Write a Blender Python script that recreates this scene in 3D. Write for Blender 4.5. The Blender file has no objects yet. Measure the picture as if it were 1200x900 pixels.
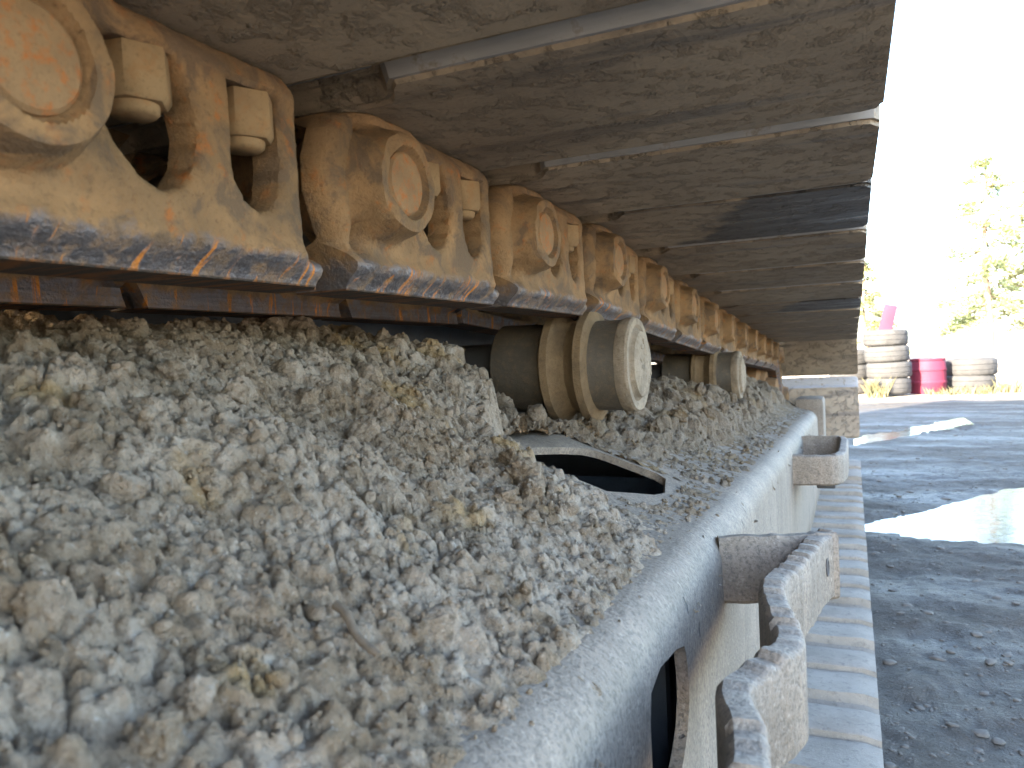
import bpy, bmesh, math, random
import numpy as np
from mathutils import Vector, Matrix
from mathutils.geometry import delaunay_2d_cdt
random.seed(7); rng = np.random.default_rng(7)
sc = bpy.context.scene
COL = sc.collection
R = math.radians
CH = 0.53                       # camera height over the yard; most heights below are given relative to it

# ------------------------------------------------------------------ camera, sky, sun, exposure
W = np.array([[0.914, 0.028, 0.405], [0.403, 0.049, -0.914], [-0.045, 0.998, 0.033]])
cy = W[1] / np.linalg.norm(W[1]); cx = W[0] - W[0].dot(cy) * cy; cx /= np.linalg.norm(cx)
cz = np.cross(cx, cy); W = np.array([cx, cy, cz])
cam = bpy.data.cameras.new('camera'); camo = bpy.data.objects.new('camera', cam); COL.objects.link(camo)
m = Matrix.Identity(4)
for i in range(3):
    for j in range(3): m[i][j] = W[i][j]
m[2][3] = CH
camo.matrix_world = m
cam.sensor_width = 36; cam.lens = 27; cam.clip_start = 0.01; cam.clip_end = 6000
cam.dof.use_dof = True; cam.dof.focus_distance = 0.62; cam.dof.aperture_fstop = 19
sc.camera = camo
SUN_AZ, SUN_EL = 207, 23        # degrees clockwise from +Y, elevation
w = bpy.data.worlds.new('World'); sc.world = w; w.use_nodes = True
nt = w.node_tree; sky = nt.nodes.new('ShaderNodeTexSky'); sky.sky_type = 'NISHITA'; sky.sun_disc = False
sky.sun_elevation = R(SUN_EL); sky.sun_rotation = R(SUN_AZ); sky.air_density = 1.0; sky.dust_density = 2.0; sky.ozone_density = 1.0
bg = nt.nodes['Background']; bg.inputs[1].default_value = 0.15; nt.links.new(sky.outputs[0], bg.inputs[0])
sl = bpy.data.lights.new('sun', 'SUN'); sl.energy = 5.0; sl.angle = R(0.5); sl.color = (1.0, 0.86, 0.66)
so = bpy.data.objects.new('sun', sl); COL.objects.link(so)
sd = Vector((math.sin(R(SUN_AZ)) * math.cos(R(SUN_EL)), math.cos(R(SUN_AZ)) * math.cos(R(SUN_EL)), math.sin(R(SUN_EL))))
so.rotation_euler = sd.to_track_quat('Z', 'Y').to_euler(); so.location = (-8, -8, 9)
vs = sc.view_settings; vs.view_transform = 'Standard'; vs.look = 'None'; vs.gamma = 1; vs.use_curve_mapping = False; vs.exposure = 3.6
sc.render.engine = 'CYCLES'
sc.cycles.max_bounces = 10; sc.cycles.diffuse_bounces = 6; sc.cycles.use_denoising = True

# ------------------------------------------------------------------ helpers
def smooth(a, b, x):
    t = np.clip((np.asarray(x, float) - a) / (b - a), 0, 1); return t * t * (3 - 2 * t)
_perm = rng.permutation(512); _ga = rng.uniform(0, 2 * np.pi, 512); _gx, _gy = np.cos(_ga), np.sin(_ga)
def perlin(x, y):
    x = np.asarray(x, float); y = np.asarray(y, float)
    xi = np.floor(x).astype(int); yi = np.floor(y).astype(int); fx = x - xi; fy = y - yi
    u = fx * fx * fx * (fx * (fx * 6 - 15) + 10); v = fy * fy * fy * (fy * (fy * 6 - 15) + 10)
    def g(a, b, dx, dy):
        h = _perm[(_perm[a & 511] + b) & 511]; return _gx[h] * dx + _gy[h] * dy
    n00 = g(xi, yi, fx, fy); n10 = g(xi + 1, yi, fx - 1, fy); n01 = g(xi, yi + 1, fx, fy - 1); n11 = g(xi + 1, yi + 1, fx - 1, fy - 1)
    return (n00 * (1 - u) + n10 * u) * (1 - v) + (n01 * (1 - u) + n11 * u) * v
def fbm(x, y, o=4, g=0.5):
    s = 0; a = 1
    for k in range(o): s = s + a * perlin(x * 2 ** k + 13.7 * k, y * 2 ** k + 7.1 * k); a *= g
    return s
def mesh(name, v, f, mat=None, sharp=None, fix=False):
    me = bpy.data.meshes.new(name); me.from_pydata([tuple(map(float, p)) for p in v], [], [tuple(map(int, q)) for q in f])
    if fix:
        bm = bmesh.new(); bm.from_mesh(me); bmesh.ops.recalc_face_normals(bm, faces=bm.faces); bm.to_mesh(me); bm.free()
    if sharp is not None:
        me.shade_smooth()
        if sharp < 180: me.set_sharp_from_angle(angle=R(sharp))
    if mat: me.materials.append(mat)
    return me
def bmesh_mesh(name, bm, mat=None, sharp=None):
    me = bpy.data.meshes.new(name); bmesh.ops.recalc_face_normals(bm, faces=bm.faces); bm.to_mesh(me); bm.free()
    if sharp is not None:
        me.shade_smooth(); me.set_sharp_from_angle(angle=R(sharp))
    if mat: me.materials.append(mat)
    return me
def obj(name, me, parent=None, loc=(0, 0, 0), rot=(0, 0, 0), scale=(1, 1, 1)):
    o = bpy.data.objects.new(name, me); COL.objects.link(o); o.location = loc; o.rotation_euler = rot; o.scale = scale
    if parent: o.parent = parent
    return o
def tag(o, label=None, cat=None, group=None, kind=None):
    if label: o['label'] = label
    if cat: o['category'] = cat
    if group: o['group'] = group
    if kind: o['kind'] = kind
    return o
def empty(name, loc): return obj(name, None, None, loc)
def box_mesh(name, lo, hi, mat=None, bev=0.0, seg=2):
    bm = bmesh.new(); bmesh.ops.create_cube(bm, size=1)
    for v in bm.verts: v.co = Vector([lo[i] + (v.co[i] + .5) * (hi[i] - lo[i]) for i in range(3)])
    if bev: bmesh.ops.bevel(bm, geom=list(bm.edges), offset=bev, segments=seg, affect='EDGES', profile=0.6)
    return bmesh_mesh(name, bm, mat, 35)
def lathe(name, prof, mat=None, seg=64, axis='x', sharp=30, wob=None):
    """prof: (along, radius) pairs from one end to the other; closed where radius is 0"""
    v = []; f = []; n = len(prof)
    for i in range(seg):
        a = 2 * math.pi * i / seg; c, s = math.cos(a), math.sin(a)
        for k, (t, r) in enumerate(prof):
            if wob: r = r * (1 + wob(a, t))
            v.append((t, r * c, r * s) if axis == 'x' else (r * c, r * s, t))
    for i in range(seg):
        j = (i + 1) % seg
        for k in range(n - 1): f.append((i * n + k, j * n + k, j * n + k + 1, i * n + k + 1))
    bm = bmesh.new(); bv = [bm.verts.new(p) for p in v]
    for q in f: bm.faces.new([bv[t] for t in q])
    bmesh.ops.remove_doubles(bm, verts=bm.verts, dist=1e-6)
    return bmesh_mesh(name, bm, mat, sharp)
def inside(poly, P):
    x, y = P[:, 0], P[:, 1]; r = np.zeros(len(P), bool); n = len(poly)
    for i in range(n):
        x1, y1 = poly[i]; x2, y2 = poly[(i + 1) % n]
        c = ((y1 > y) != (y2 > y)); t = np.where(c, (x2 - x1) * (y - y1) / ((y2 - y1) if y2 != y1 else 1e-12) + x1, 0)
        r ^= c & (x < t)
    return r
def resample(poly, step):
    out = []; n = len(poly)
    for i in range(n):
        a = np.array(poly[i], float); b = np.array(poly[(i + 1) % n], float); k = max(1, int(round(np.linalg.norm(b - a) / step)))
        for j in range(k): out.append(tuple(a + (b - a) * j / k))
    return out
def chaikin(poly, it=2):
    for _ in range(it):
        q = []; n = len(poly)
        for i in range(n):
            a = np.array(poly[i], float); b = np.array(poly[(i + 1) % n], float); q += [tuple(.75 * a + .25 * b), tuple(.25 * a + .75 * b)]
        poly = q
    return poly
def dist_poly(poly, P):
    d = np.full(len(P), 9.0); n = len(poly)
    for i in range(n):
        a = np.array(poly[i], float); b = np.array(poly[(i + 1) % n], float); ab = b - a; L = ab.dot(ab)
        if L < 1e-14: continue
        t = np.clip(((P - a) @ ab) / L, 0, 1); d = np.minimum(d, np.linalg.norm(P - (a + t[:, None] * ab), axis=1))
    return d
def region(outline, holes, pts, gap):
    """triangles of a flat region with holes: constraint loops plus loose inner points that keep GAP away from them"""
    V = []; E = []
    for lp in [outline] + holes:
        s = len(V); V += lp; E += [(s + i, s + (i + 1) % len(lp)) for i in range(len(lp))]
    P = np.array(pts); ok = inside(outline, P)
    for h in holes: ok &= ~inside(h, P)
    for lp in [outline] + holes: ok &= dist_poly(lp, P) > gap
    V = V + [tuple(p) for p in P[ok]]
    o = delaunay_2d_cdt([Vector(p) for p in V], E, [], 0, 1e-7)
    Q = np.array([tuple(p) for p in o[0]]); T = np.array([list(t) for t in o[2] if len(t) == 3])
    c = Q[T].mean(axis=1); ok = inside(outline, c)
    for h in holes: ok &= ~inside(h, c)
    return Q, T[ok]
def shell(name, Q, T, front, back, mat, sharp=35, mat2=None):
    F = front(Q); B = back(Q); n = len(Q); faces = [tuple(t) for t in T] + [tuple(t[::-1] + n) for t in T]
    cnt = {}
    for t in T:
        for a, b in ((t[0], t[1]), (t[1], t[2]), (t[2], t[0])): cnt[(a, b)] = 1
    for (a, b) in cnt:
        if (b, a) not in cnt: faces.append((b, a, a + n, b + n))
    me = mesh(name, np.vstack([F, B]), faces, mat, sharp, fix=True)
    if mat2:
        me.materials.append(mat2); mi = np.zeros(len(faces), np.int32); mi[len(T):2 * len(T)] = 1; me.polygons.foreach_set('material_index', mi)
    return me
def tube(bm, pts, rad, n=6):
    rings = []
    for i, p in enumerate(pts):
        p = Vector(p); d = (Vector(pts[min(i + 1, len(pts) - 1)]) - Vector(pts[max(i - 1, 0)])).normalized()
        u = d.cross(Vector((0.3, 0.2, 1))).normalized(); v = d.cross(u); r = rad[i] if hasattr(rad, '__len__') else rad
        rings.append([bm.verts.new(p + r * (math.cos(2 * math.pi * k / n) * u + math.sin(2 * math.pi * k / n) * v)) for k in range(n)])
    for a, b in zip(rings, rings[1:]):
        for k in range(n): bm.faces.new((a[k], a[(k + 1) % n], b[(k + 1) % n], b[k]))
    bm.faces.new(rings[0][::-1]); bm.faces.new(rings[-1])
def rock_mesh(name, sub, amp, mat, seed, facets=5, fine=0.0):
    r_ = random.Random(seed); bm = bmesh.new(); bmesh.ops.create_icosphere(bm, subdivisions=sub, radius=1)
    ax = [r_.uniform(.75, 1.15) for _ in range(3)]
    pl = []
    for _ in range(facets):
        n = Vector((r_.gauss(0, 1), r_.gauss(0, 1), r_.gauss(0, 1))).normalized(); pl.append((n, r_.uniform(.62, .9)))
    o = r_.uniform(0, 50)
    for v in bm.verts:
        p = v.co.copy(); k = 1 + amp * float(fbm(p.x * 1.3 + o, p.y * 1.3 + p.z * 1.7, 3)) * 1.5
        if fine: k += fine * float(fbm(p.x * 4 + o + p.z * 3, p.y * 4 - p.z * 2.2, 4, .65))
        p = p * k
        for n, d in pl:
            e = p.dot(n) - d
            if e > 0: p -= n * e * .85
        if fine: p *= 1 + fine * .6 * float(fbm(p.x * 3.1 + o + p.z * 2, p.y * 3.1 - p.z * 2.6, 4, .7))
        v.co = Vector((p.x * ax[0], p.y * ax[1], p.z * ax[2]))
    return bmesh_mesh(name, bm, mat, 180 if fine else 55)

# ------------------------------------------------------------------ materials
class MB:
    def __init__(s, name, rough=0.85, spec=0.3):
        s.m = bpy.data.materials.new(name); s.m.use_nodes = True; s.nt = s.m.node_tree; s.b = s.nt.nodes['Principled BSDF']
        s.b.inputs['Roughness'].default_value = rough; s.b.inputs['Specular IOR Level'].default_value = spec
        s.tc = s.nt.nodes.new('ShaderNodeTexCoord'); s.oi = None
    def n(s, t, **k):
        x = s.nt.nodes.new(t)
        for a, v in k.items(): setattr(x, a, v)
        return x
    def put(s, sock, v):
        if hasattr(v, 'is_linked') or isinstance(v, bpy.types.NodeSocket): s.nt.links.new(v, sock)
        else: sock.default_value = v
    def co(s, world=False, shift=True):
        if world:
            return s.n('ShaderNodeNewGeometry').outputs['Position']
        if not shift: return s.tc.outputs['Object']
        oi = s.n('ShaderNodeObjectInfo'); mm = s.math('MULTIPLY', oi.outputs['Random'], 40.0)
        a = s.n('ShaderNodeVectorMath', operation='ADD'); s.nt.links.new(s.tc.outputs['Object'], a.inputs[0]); s.nt.links.new(mm, a.inputs[1]); return a.outputs[0]
    def map(s, v, scale):
        a = s.n('ShaderNodeVectorMath', operation='MULTIPLY'); s.nt.links.new(v, a.inputs[0]); a.inputs[1].default_value = scale; return a.outputs[0]
    def noise(s, v, scale, detail=5, rough=0.6, dist=0.0):
        a = s.n('ShaderNodeTexNoise'); s.nt.links.new(v, a.inputs['Vector']); a.inputs['Scale'].default_value = scale
        a.inputs['Detail'].default_value = detail; a.inputs['Roughness'].default_value = rough; a.inputs['Distortion'].default_value = dist; return a.outputs['Fac']
    def voro(s, v, scale, feature='F1'):
        a = s.n('ShaderNodeTexVoronoi', feature=feature); s.nt.links.new(v, a.inputs['Vector']); a.inputs['Scale'].default_value = scale; return a.outputs['Distance']
    def ramp(s, fac, *stops):
        a = s.n('ShaderNodeValToRGB'); e = a.color_ramp.elements
        while len(e) < len(stops): e.new(0.5)
        for x, (p, c) in zip(e, stops):
            x.position = p; x.color = (c, c, c, 1) if not hasattr(c, '__len__') else (*c, 1)
        s.put(a.inputs[0], fac); return a.outputs[0]
    def mix(s, fac, a, b):
        x = s.n('ShaderNodeMix', data_type='RGBA'); s.put(x.inputs[0], fac)
        for q, v in ((x.inputs[6], a), (x.inputs[7], b)):
            s.put(q, (*v, 1) if isinstance(v, tuple) and len(v) == 3 else v)
        return x.outputs[2]
    def math(s, op, a, b=0.0, clamp=False):
        x = s.n('ShaderNodeMath', operation=op, use_clamp=clamp); s.put(x.inputs[0], a); s.put(x.inputs[1], b); return x.outputs[0]
    def sep(s, v):
        x = s.n('ShaderNodeSeparateXYZ'); s.nt.links.new(v, x.inputs[0]); return x.outputs
    def bump(s, h, strength=0.5, dist=0.002, chain=None):
        x = s.n('ShaderNodeBump'); x.inputs['Strength'].default_value = strength; x.inputs['Distance'].default_value = dist
        s.put(x.inputs['Height'], h)
        if chain is not None: s.nt.links.new(chain, x.inputs['Normal'])
        return x.outputs[0]
    def done(s, col=None, rough=None, metal=None, normal=None):
        if col is not None: s.put(s.b.inputs['Base Color'], (*col, 1) if isinstance(col, tuple) else col)
        if rough is not None: s.put(s.b.inputs['Roughness'], rough)
        if metal is not None: s.put(s.b.inputs['Metallic'], metal)
        if normal is not None: s.nt.links.new(normal, s.b.inputs['Normal'])
        return s.m

def m_dusty(name, dust, rust, dark, rust_amt=0.5, scale=1.0, bumpd=0.0012, rough=0.85):
    b = MB(name, rough); v = b.co()
    n1 = b.noise(v, 18 * scale, 6, .65); n2 = b.noise(v, 75 * scale, 6, .7); n3 = b.noise(v, 330 * scale, 3, .6); n4 = b.noise(v, 9 * scale, 4, .6, .4)
    c = b.mix(b.ramp(n1, (.35, 0), (.68, 1)), dust, tuple(x * .74 for x in dust))
    c = b.mix(b.math('MULTIPLY', b.ramp(n2, (.50, 0), (.66, 1)), rust_amt), c, rust)
    c = b.mix(b.math('MULTIPLY', b.ramp(n4, (.52, 0), (.68, 1)), .55), c, dark)
    c = b.mix(b.math('MULTIPLY', b.ramp(n3, (.30, 1), (.45, 0)), .5), c, tuple(x * .5 for x in dust))
    h = b.math('ADD', b.math('MULTIPLY', n2, 1.0), b.math('MULTIPLY', n3, .35))
    return b.done(c, normal=b.bump(h, .7, bumpd))
def m_link():
    b = MB('rusty_cast_link', .82); v = b.co(); lo = b.co(shift=False); xyz = b.sep(lo)
    n1 = b.noise(v, 22, 6, .65); n2 = b.noise(v, 90, 6, .7); n3 = b.noise(v, 420, 3, .6); n5 = b.noise(v, 30, 4, .6, .6)
    dust = (.262, .160, .078)
    c = b.mix(b.ramp(n1, (.34, 0), (.68, 1)), dust, (.145, .094, .050))
    c = b.mix(b.math('MULTIPLY', b.ramp(n2, (.54, 0), (.66, 1)), b.ramp(n5, (.42, .05), (.62, .85))), c, (.30, .10, .02))
    c = b.mix(b.math('MULTIPLY', b.ramp(n3, (.30, 1), (.45, 0)), .45), c, (.085, .052, .027))
    stn = b.noise(v, 34, 5, .65, .8)
    c = b.mix(b.math('MULTIPLY', b.ramp(stn, (.49, 0), (.60, 1)), .7), c, (.085, .064, .047))
    # worn rail foot: bright steel rubbed free of rust, with rust runs across it
    edge = b.math('ADD', xyz['Z'], b.math('MULTIPLY', b.math('SUBTRACT', n5, .5), .030))
    worn = b.math('SUBTRACT', -.0445, edge)
    worn = b.math('MULTIPLY', worn, 240.0, True)
    st = b.noise(b.map(v, (160, 16, 420)), 1.0, 4, .7)
    run = b.noise(b.map(v, (14, 95, 10)), 1.0, 4, .7, 1.1)
    steel = b.mix(st, (.05, .045, .048), (.25, .24, .26))
    steel = b.mix(b.ramp(run, (.585, 0), (.63, 1)), steel, (.46, .17, .03))
    worn = b.math('MULTIPLY', worn, b.ramp(n2, (.38, .25), (.54, 1)))
    foot = b.math('MULTIPLY', b.math('SUBTRACT', -.0590, xyz['Z']), 2500.0, True)
    worn = b.math('MULTIPLY', worn, b.math('SUBTRACT', 1.0, foot))
    c = b.mix(worn, c, steel)
    c = b.mix(foot, c, b.mix(b.ramp(run, (.50, 0), (.60, 1)), (.040, .032, .027), (.15, .06, .018)))
    met = b.math('MULTIPLY', worn, b.ramp(run, (.57, .75), (.61, 0)))
    ro = b.math('SUBTRACT', .85, b.math('MULTIPLY', met, .55))
    h = b.math('ADD', n2, b.math('MULTIPLY', n3, .6))
    return b.done(c, ro, met, b.bump(b.noise(v, 900, 3, .7), .5, .0007, b.bump(h, .9, .0018)))
M_LINK = m_link()
M_NUT = m_dusty('dusty_nut', (.27, .185, .10), (.24, .10, .026), (.13, .085, .05), .35, 1.6, .0006)
M_PIN = m_dusty('rusty_pin_end', (.25, .16, .085), (.31, .105, .024), (.14, .09, .055), .9, 2.6, .0012)
M_BUSH = m_dusty('greasy_bushing', (.10, .085, .07), (.2, .09, .03), (.04, .04, .045), .3, 1, .0006, .5)
def m_shoe():
    b = MB('mud_filmed_shoe_steel', .78); v = b.co()
    n1 = b.noise(v, 6, 6, .65); n2 = b.noise(v, 48, 6, .7); n3 = b.noise(v, 300, 3, .6); st = b.noise(b.map(v, (4, 26, 26)), 1, 5, .6, .5)
    c = b.mix(b.ramp(n1, (.36, 0), (.66, 1)), (.30, .245, .18), (.20, .16, .118))
    c = b.mix(b.math('MULTIPLY', b.ramp(st, (.56, 0), (.66, 1)), .7), c, (.085, .07, .06))
    c = b.mix(b.math('MULTIPLY', b.ramp(n2, (.58, 0), (.68, 1)), .55), c, (.40, .34, .26))
    c = b.mix(b.math('MULTIPLY', b.ramp(n3, (.28, 1), (.42, 0)), .45), c, (.07, .053, .036))
    lump = b.ramp(n2, (.52, 0), (.70, 1))
    h = b.math('ADD', b.math('MULTIPLY', lump, 1.6), b.math('MULTIPLY', n3, .3))
    return b.done(c, b.ramp(st, (.5, .8), (.66, .5)), None, b.bump(h, .9, .0034))
M_SHOE = m_shoe()
def m_lip_lit():
    b = MB('lit_rubbed_lip', .5); v = b.co(); st = b.noise(b.map(v, (30, 260, 260)), 1, 4, .65); n = b.noise(v, 40, 5, .7)  # rubbed steel, coloured paler for the light that catches the lip
    c = b.mix(st, (.22, .22, .225), (.36, .355, .35)); c = b.mix(b.ramp(n, (.56, 0), (.66, .9)), c, (.16, .12, .085))
    return b.done(c, None, b.ramp(n, (.5, .35), (.6, 0)), b.bump(n, .5, .001))
M_LIP_LIT = m_lip_lit()
def m_shoe_oil():
    m2 = M_SHOE.copy(); m2.name = 'oil_stained_shoe_steel'; nt2 = m2.node_tree; b = MB.__new__(MB); b.m = m2; b.nt = nt2; b.b = nt2.nodes['Principled BSDF']
    b.tc = [n for n in nt2.nodes if n.type == 'TEX_COORD'][0]; xyz = b.sep(b.tc.outputs['Object']); n = b.noise(b.tc.outputs['Object'], 22, 5, .6)
    k = b.math('MULTIPLY', b.math('ADD', b.math('SUBTRACT', xyz['X'], .235), b.math('ADD', b.math('MULTIPLY', b.math('SUBTRACT', n, .5), .16), b.math('MULTIPLY', xyz['Y'], .5))), 40.0, True)
    old = b.b.inputs['Base Color'].links[0].from_socket; b.put(b.b.inputs['Base Color'], b.mix(b.math('MULTIPLY', k, .85), old, (.022, .02, .022)))
    ro = b.b.inputs['Roughness'].links[0].from_socket; b.put(b.b.inputs['Roughness'], b.math('SUBTRACT', ro, b.math('MULTIPLY', k, .3)))
    return m2
M_SHOE_OIL = m_shoe_oil()
def m_frame():
    b = MB('mud_washed_frame_paint', .68, .5); v = b.co(True)
    n1 = b.noise(v, 9, 6, .65); n2 = b.noise(v, 70, 6, .72); n3 = b.noise(v, 380, 3, .65); st = b.noise(b.map(v, (22, 22, 5)), 1, 5, .65, .4)
    c = b.mix(b.ramp(n1, (.36, 0), (.66, 1)), (.215, .178, .14), (.15, .123, .095))
    c = b.mix(b.math('MULTIPLY', b.ramp(st, (.48, 0), (.64, 1)), .5), c, (.285, .232, .18))
    c = b.mix(b.math('MULTIPLY', b.ramp(n2, (.56, 0), (.66, 1)), .6), c, (.095, .077, .06))
    chip = b.math('MULTIPLY', b.ramp(b.noise(b.map(v, (60, 60, 26)), 1, 3, .6), (.69, 0), (.705, 1)), 1.0)
    c = b.mix(chip, c, (.05, .045, .042))
    c = b.mix(b.math('MULTIPLY', b.ramp(n3, (.38, 1), (.52, 0)), .7), c, (.085, .072, .058))
    c = b.mix(b.math('MULTIPLY', b.ramp(b.noise(v, 240, 4, .7), (.56, 0), (.68, 1)), .5), c, (.35, .305, .25))
    h = b.math('ADD', b.math('SUBTRACT', b.math('MULTIPLY', n2, 1.0), chip), b.math('MULTIPLY', n3, .8))
    return b.done(c, None, None, b.bump(h, .8, .0014))
M_FRAME = m_frame()
def m_muddy():
    b = MB('pale_mud_coated_steel', .85); v = b.co(); n1 = b.noise(v, 12, 6, .65); n2 = b.noise(v, 80, 6, .72); n3 = b.noise(v, 380, 3, .65)
    c = b.mix(b.ramp(n1, (.36, 0), (.66, 1)), (.27, .245, .21), (.19, .17, .142)); c = b.mix(b.math('MULTIPLY', b.ramp(n2, (.54, 0), (.66, 1)), .6), c, (.12, .108, .095)); c = b.mix(b.math('MULTIPLY', b.ramp(n3, (.58, 0), (.70, 1)), .5), c, (.34, .31, .27))
    return b.done(c, None, None, b.bump(b.math('ADD', n2, b.math('MULTIPLY', n3, .5)), .8, .002))
M_MUDDY = m_muddy()
M_INNER = m_dusty('sky_tinted_interior', (.10, .125, .155), (.10, .085, .07), (.05, .06, .075), .3, .5, .0008, .35)  # blue of reflected sky put into the dark steel colour
M_DRUM = m_dusty('dark_roller_tread', (.085, .072, .055), (.15, .105, .06), (.035, .033, .031), .5, 2.2, .0015, .5)
M_FLANGE = m_dusty('dusty_roller_flange', (.185, .128, .07), (.11, .073, .04), (.05, .038, .026), .6, 2.4, .003)
M_CAP = m_dusty('pale_dusty_roller_cap', (.285, .232, .168), (.16, .12, .08), (.075, .058, .042), .7, 2.4, .003)
def m_mud(name, scale=1.0):
    b = MB(name, .95, .15); v = b.co(True)
    n0 = b.noise(v, 5 * scale, 4, .6); n1 = b.noise(v, 22 * scale, 6, .65); n2 = b.noise(v, 110 * scale, 6, .7); n3 = b.noise(v, 620 * scale, 4, .7); vo = b.voro(v, 330 * scale)
    c = b.mix(b.ramp(n1, (.40, 0), (.60, 1)), (.395, .34, .275), (.235, .188, .135))
    c = b.mix(b.math('MULTIPLY', b.ramp(n0, (.45, 0), (.62, 1)), .45), c, (.245, .168, .098))
    c = b.mix(b.math('MULTIPLY', b.ramp(n2, (.55, 0), (.66, 1)), .55), c, (.46, .415, .352))
    c = b.mix(b.math('MULTIPLY', b.ramp(n2, (.34, 1), (.47, 0)), .75), c, (.10, .075, .05))  # fine crevices darkened: their shade put into the mud colour
    c = b.mix(b.math('MULTIPLY', b.ramp(b.noise(v, 16 * scale, 3, .5), (.60, 0), (.68, 1)), .6), c, (.34, .225, .09))
    yy = b.sep(v)['Y']; far_tone = b.math('MULTIPLY', b.math('SUBTRACT', b.math('ADD', yy, b.math('MULTIPLY', b.math('SUBTRACT', n1, .5), .5)), .58), 6.0, True)
    c = b.mix(b.math('MULTIPLY', far_tone, .6), c, (.145, .112, .077))  # darker, browner mud farther along the track
    spk = b.noise(v, 260 * scale, 5, .75)
    c = b.mix(b.math('MULTIPLY', b.ramp(spk, (.28, 1), (.42, 0)), .55), c, (.12, .10, .08))
    c = b.mix(b.math('MULTIPLY', b.ramp(spk, (.60, 0), (.72, 1)), .55), c, (.56, .54, .50))
    h = b.math('ADD', b.math('ADD', b.math('MULTIPLY', n2, .9), b.math('MULTIPLY', n3, .5)), b.math('MULTIPLY', vo, .35))
    return b.done(c, None, None, b.bump(spk, 1.0, .003, b.bump(h, 1.0, .0032 / scale)))
M_MUD = m_mud('dried_grey_mud')
def m_ground():
    b = MB('yard_ground_mud', .8, .4); v = b.co(True); xyz = b.sep(v)
    n1 = b.noise(v, 1.3, 5, .6); n2 = b.noise(v, 9, 6, .7); n3 = b.noise(v, 70, 5, .7); vo = b.voro(v, 42); n4 = b.noise(b.map(v, (.9, 2.6, 1)), 1, 5, .65)
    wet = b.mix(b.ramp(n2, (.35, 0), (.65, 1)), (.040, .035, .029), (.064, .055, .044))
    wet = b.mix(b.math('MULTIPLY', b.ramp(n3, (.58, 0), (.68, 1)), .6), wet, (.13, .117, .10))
    dry = b.mix(b.ramp(n2, (.35, 0), (.65, 1)), (.40, .34, .27), (.31, .26, .20))  # tone of the sunlit yard, lightened to throw more bounce
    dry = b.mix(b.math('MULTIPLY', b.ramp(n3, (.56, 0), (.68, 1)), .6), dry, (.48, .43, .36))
    # dark wet mud in the machine's shade; sunlit ground coloured paler to bounce light
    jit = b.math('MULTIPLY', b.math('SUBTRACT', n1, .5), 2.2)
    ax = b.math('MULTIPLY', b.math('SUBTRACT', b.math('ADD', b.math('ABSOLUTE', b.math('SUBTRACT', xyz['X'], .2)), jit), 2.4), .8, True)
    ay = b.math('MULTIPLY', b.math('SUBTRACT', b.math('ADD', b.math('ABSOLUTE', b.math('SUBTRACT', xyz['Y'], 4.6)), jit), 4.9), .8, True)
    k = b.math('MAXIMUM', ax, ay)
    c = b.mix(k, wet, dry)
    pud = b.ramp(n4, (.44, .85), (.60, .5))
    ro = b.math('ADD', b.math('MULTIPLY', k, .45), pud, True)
    n5 = b.noise(v, 230, 4, .7)
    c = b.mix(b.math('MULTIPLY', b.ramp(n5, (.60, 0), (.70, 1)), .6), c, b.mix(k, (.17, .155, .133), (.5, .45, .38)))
    h = b.math('ADD', b.math('ADD', n2, b.math('MULTIPLY', n3, .4)), b.math('MULTIPLY', vo, -.2))
    return b.done(c, ro, None, b.bump(n5, .9, .006, b.bump(h, .8, .013)))
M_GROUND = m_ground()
def m_water():
    b = MB('muddy_puddle_water', .09, .5); v = b.co(True); b.b.inputs['IOR'].default_value = 1.33
    return b.done((.045, .04, .034), None, None, b.bump(b.noise(v, 14, 3, .5), .12, .01))
M_WATER = m_water()
def m_plain(name, col, rough=.6, var=.25, sc_=8, bumpd=.002, metal=0):
    b = MB(name, rough); v = b.co(); n = b.noise(v, sc_, 6, .65); n2 = b.noise(v, sc_ * 9, 4, .65)
    c = b.mix(n, tuple(x * (1 - var) for x in col), tuple(min(1, x * (1 + var)) for x in col))
    b.b.inputs['Metallic'].default_value = metal
    return b.done(c, None, None, b.bump(n2, .5, bumpd))
M_PAINT = m_plain('weathered_yellow_paint', (.55, .36, .06), .45)
M_BLACKISH = m_plain('dark_machine_steel', (.06, .06, .062), .5)
M_GLASS = m_plain('cab_glass', (.03, .035, .04), .05, .05)
M_TYRE = m_plain('dusty_old_tyre_rubber', (.040, .041, .044), .85, .4, 10, .004)
M_RED = m_plain('faded_red_plastic', (.115, .014, .034), .7, .3, 6)
M_WOOD = m_plain('bleached_timber', (.45, .37, .28), .8, .2, 9)
M_BARK = m_plain('pine_bark', (.16, .115, .08), .9, .3, 8, .01)
def m_leaf(name, a, bb):
    b = MB(name, .6); v = b.co(True); n = b.noise(v, 3.0, 3, .6)
    m_ = b.done(b.mix(b.ramp(n, (.35, 0), (.65, 1)), a, bb)); b.b.inputs['Subsurface Weight'].default_value = 0.0
    return m_
M_NEEDLE = m_leaf('pine_needles', (.11, .15, .075), (.19, .22, .11))
M_LEAF = m_leaf('yellowing_leaves', (.14, .17, .085), (.22, .22, .11))
M_GRASS = m_leaf('dry_yard_grass', (.15, .125, .07), (.07, .07, .035))

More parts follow.
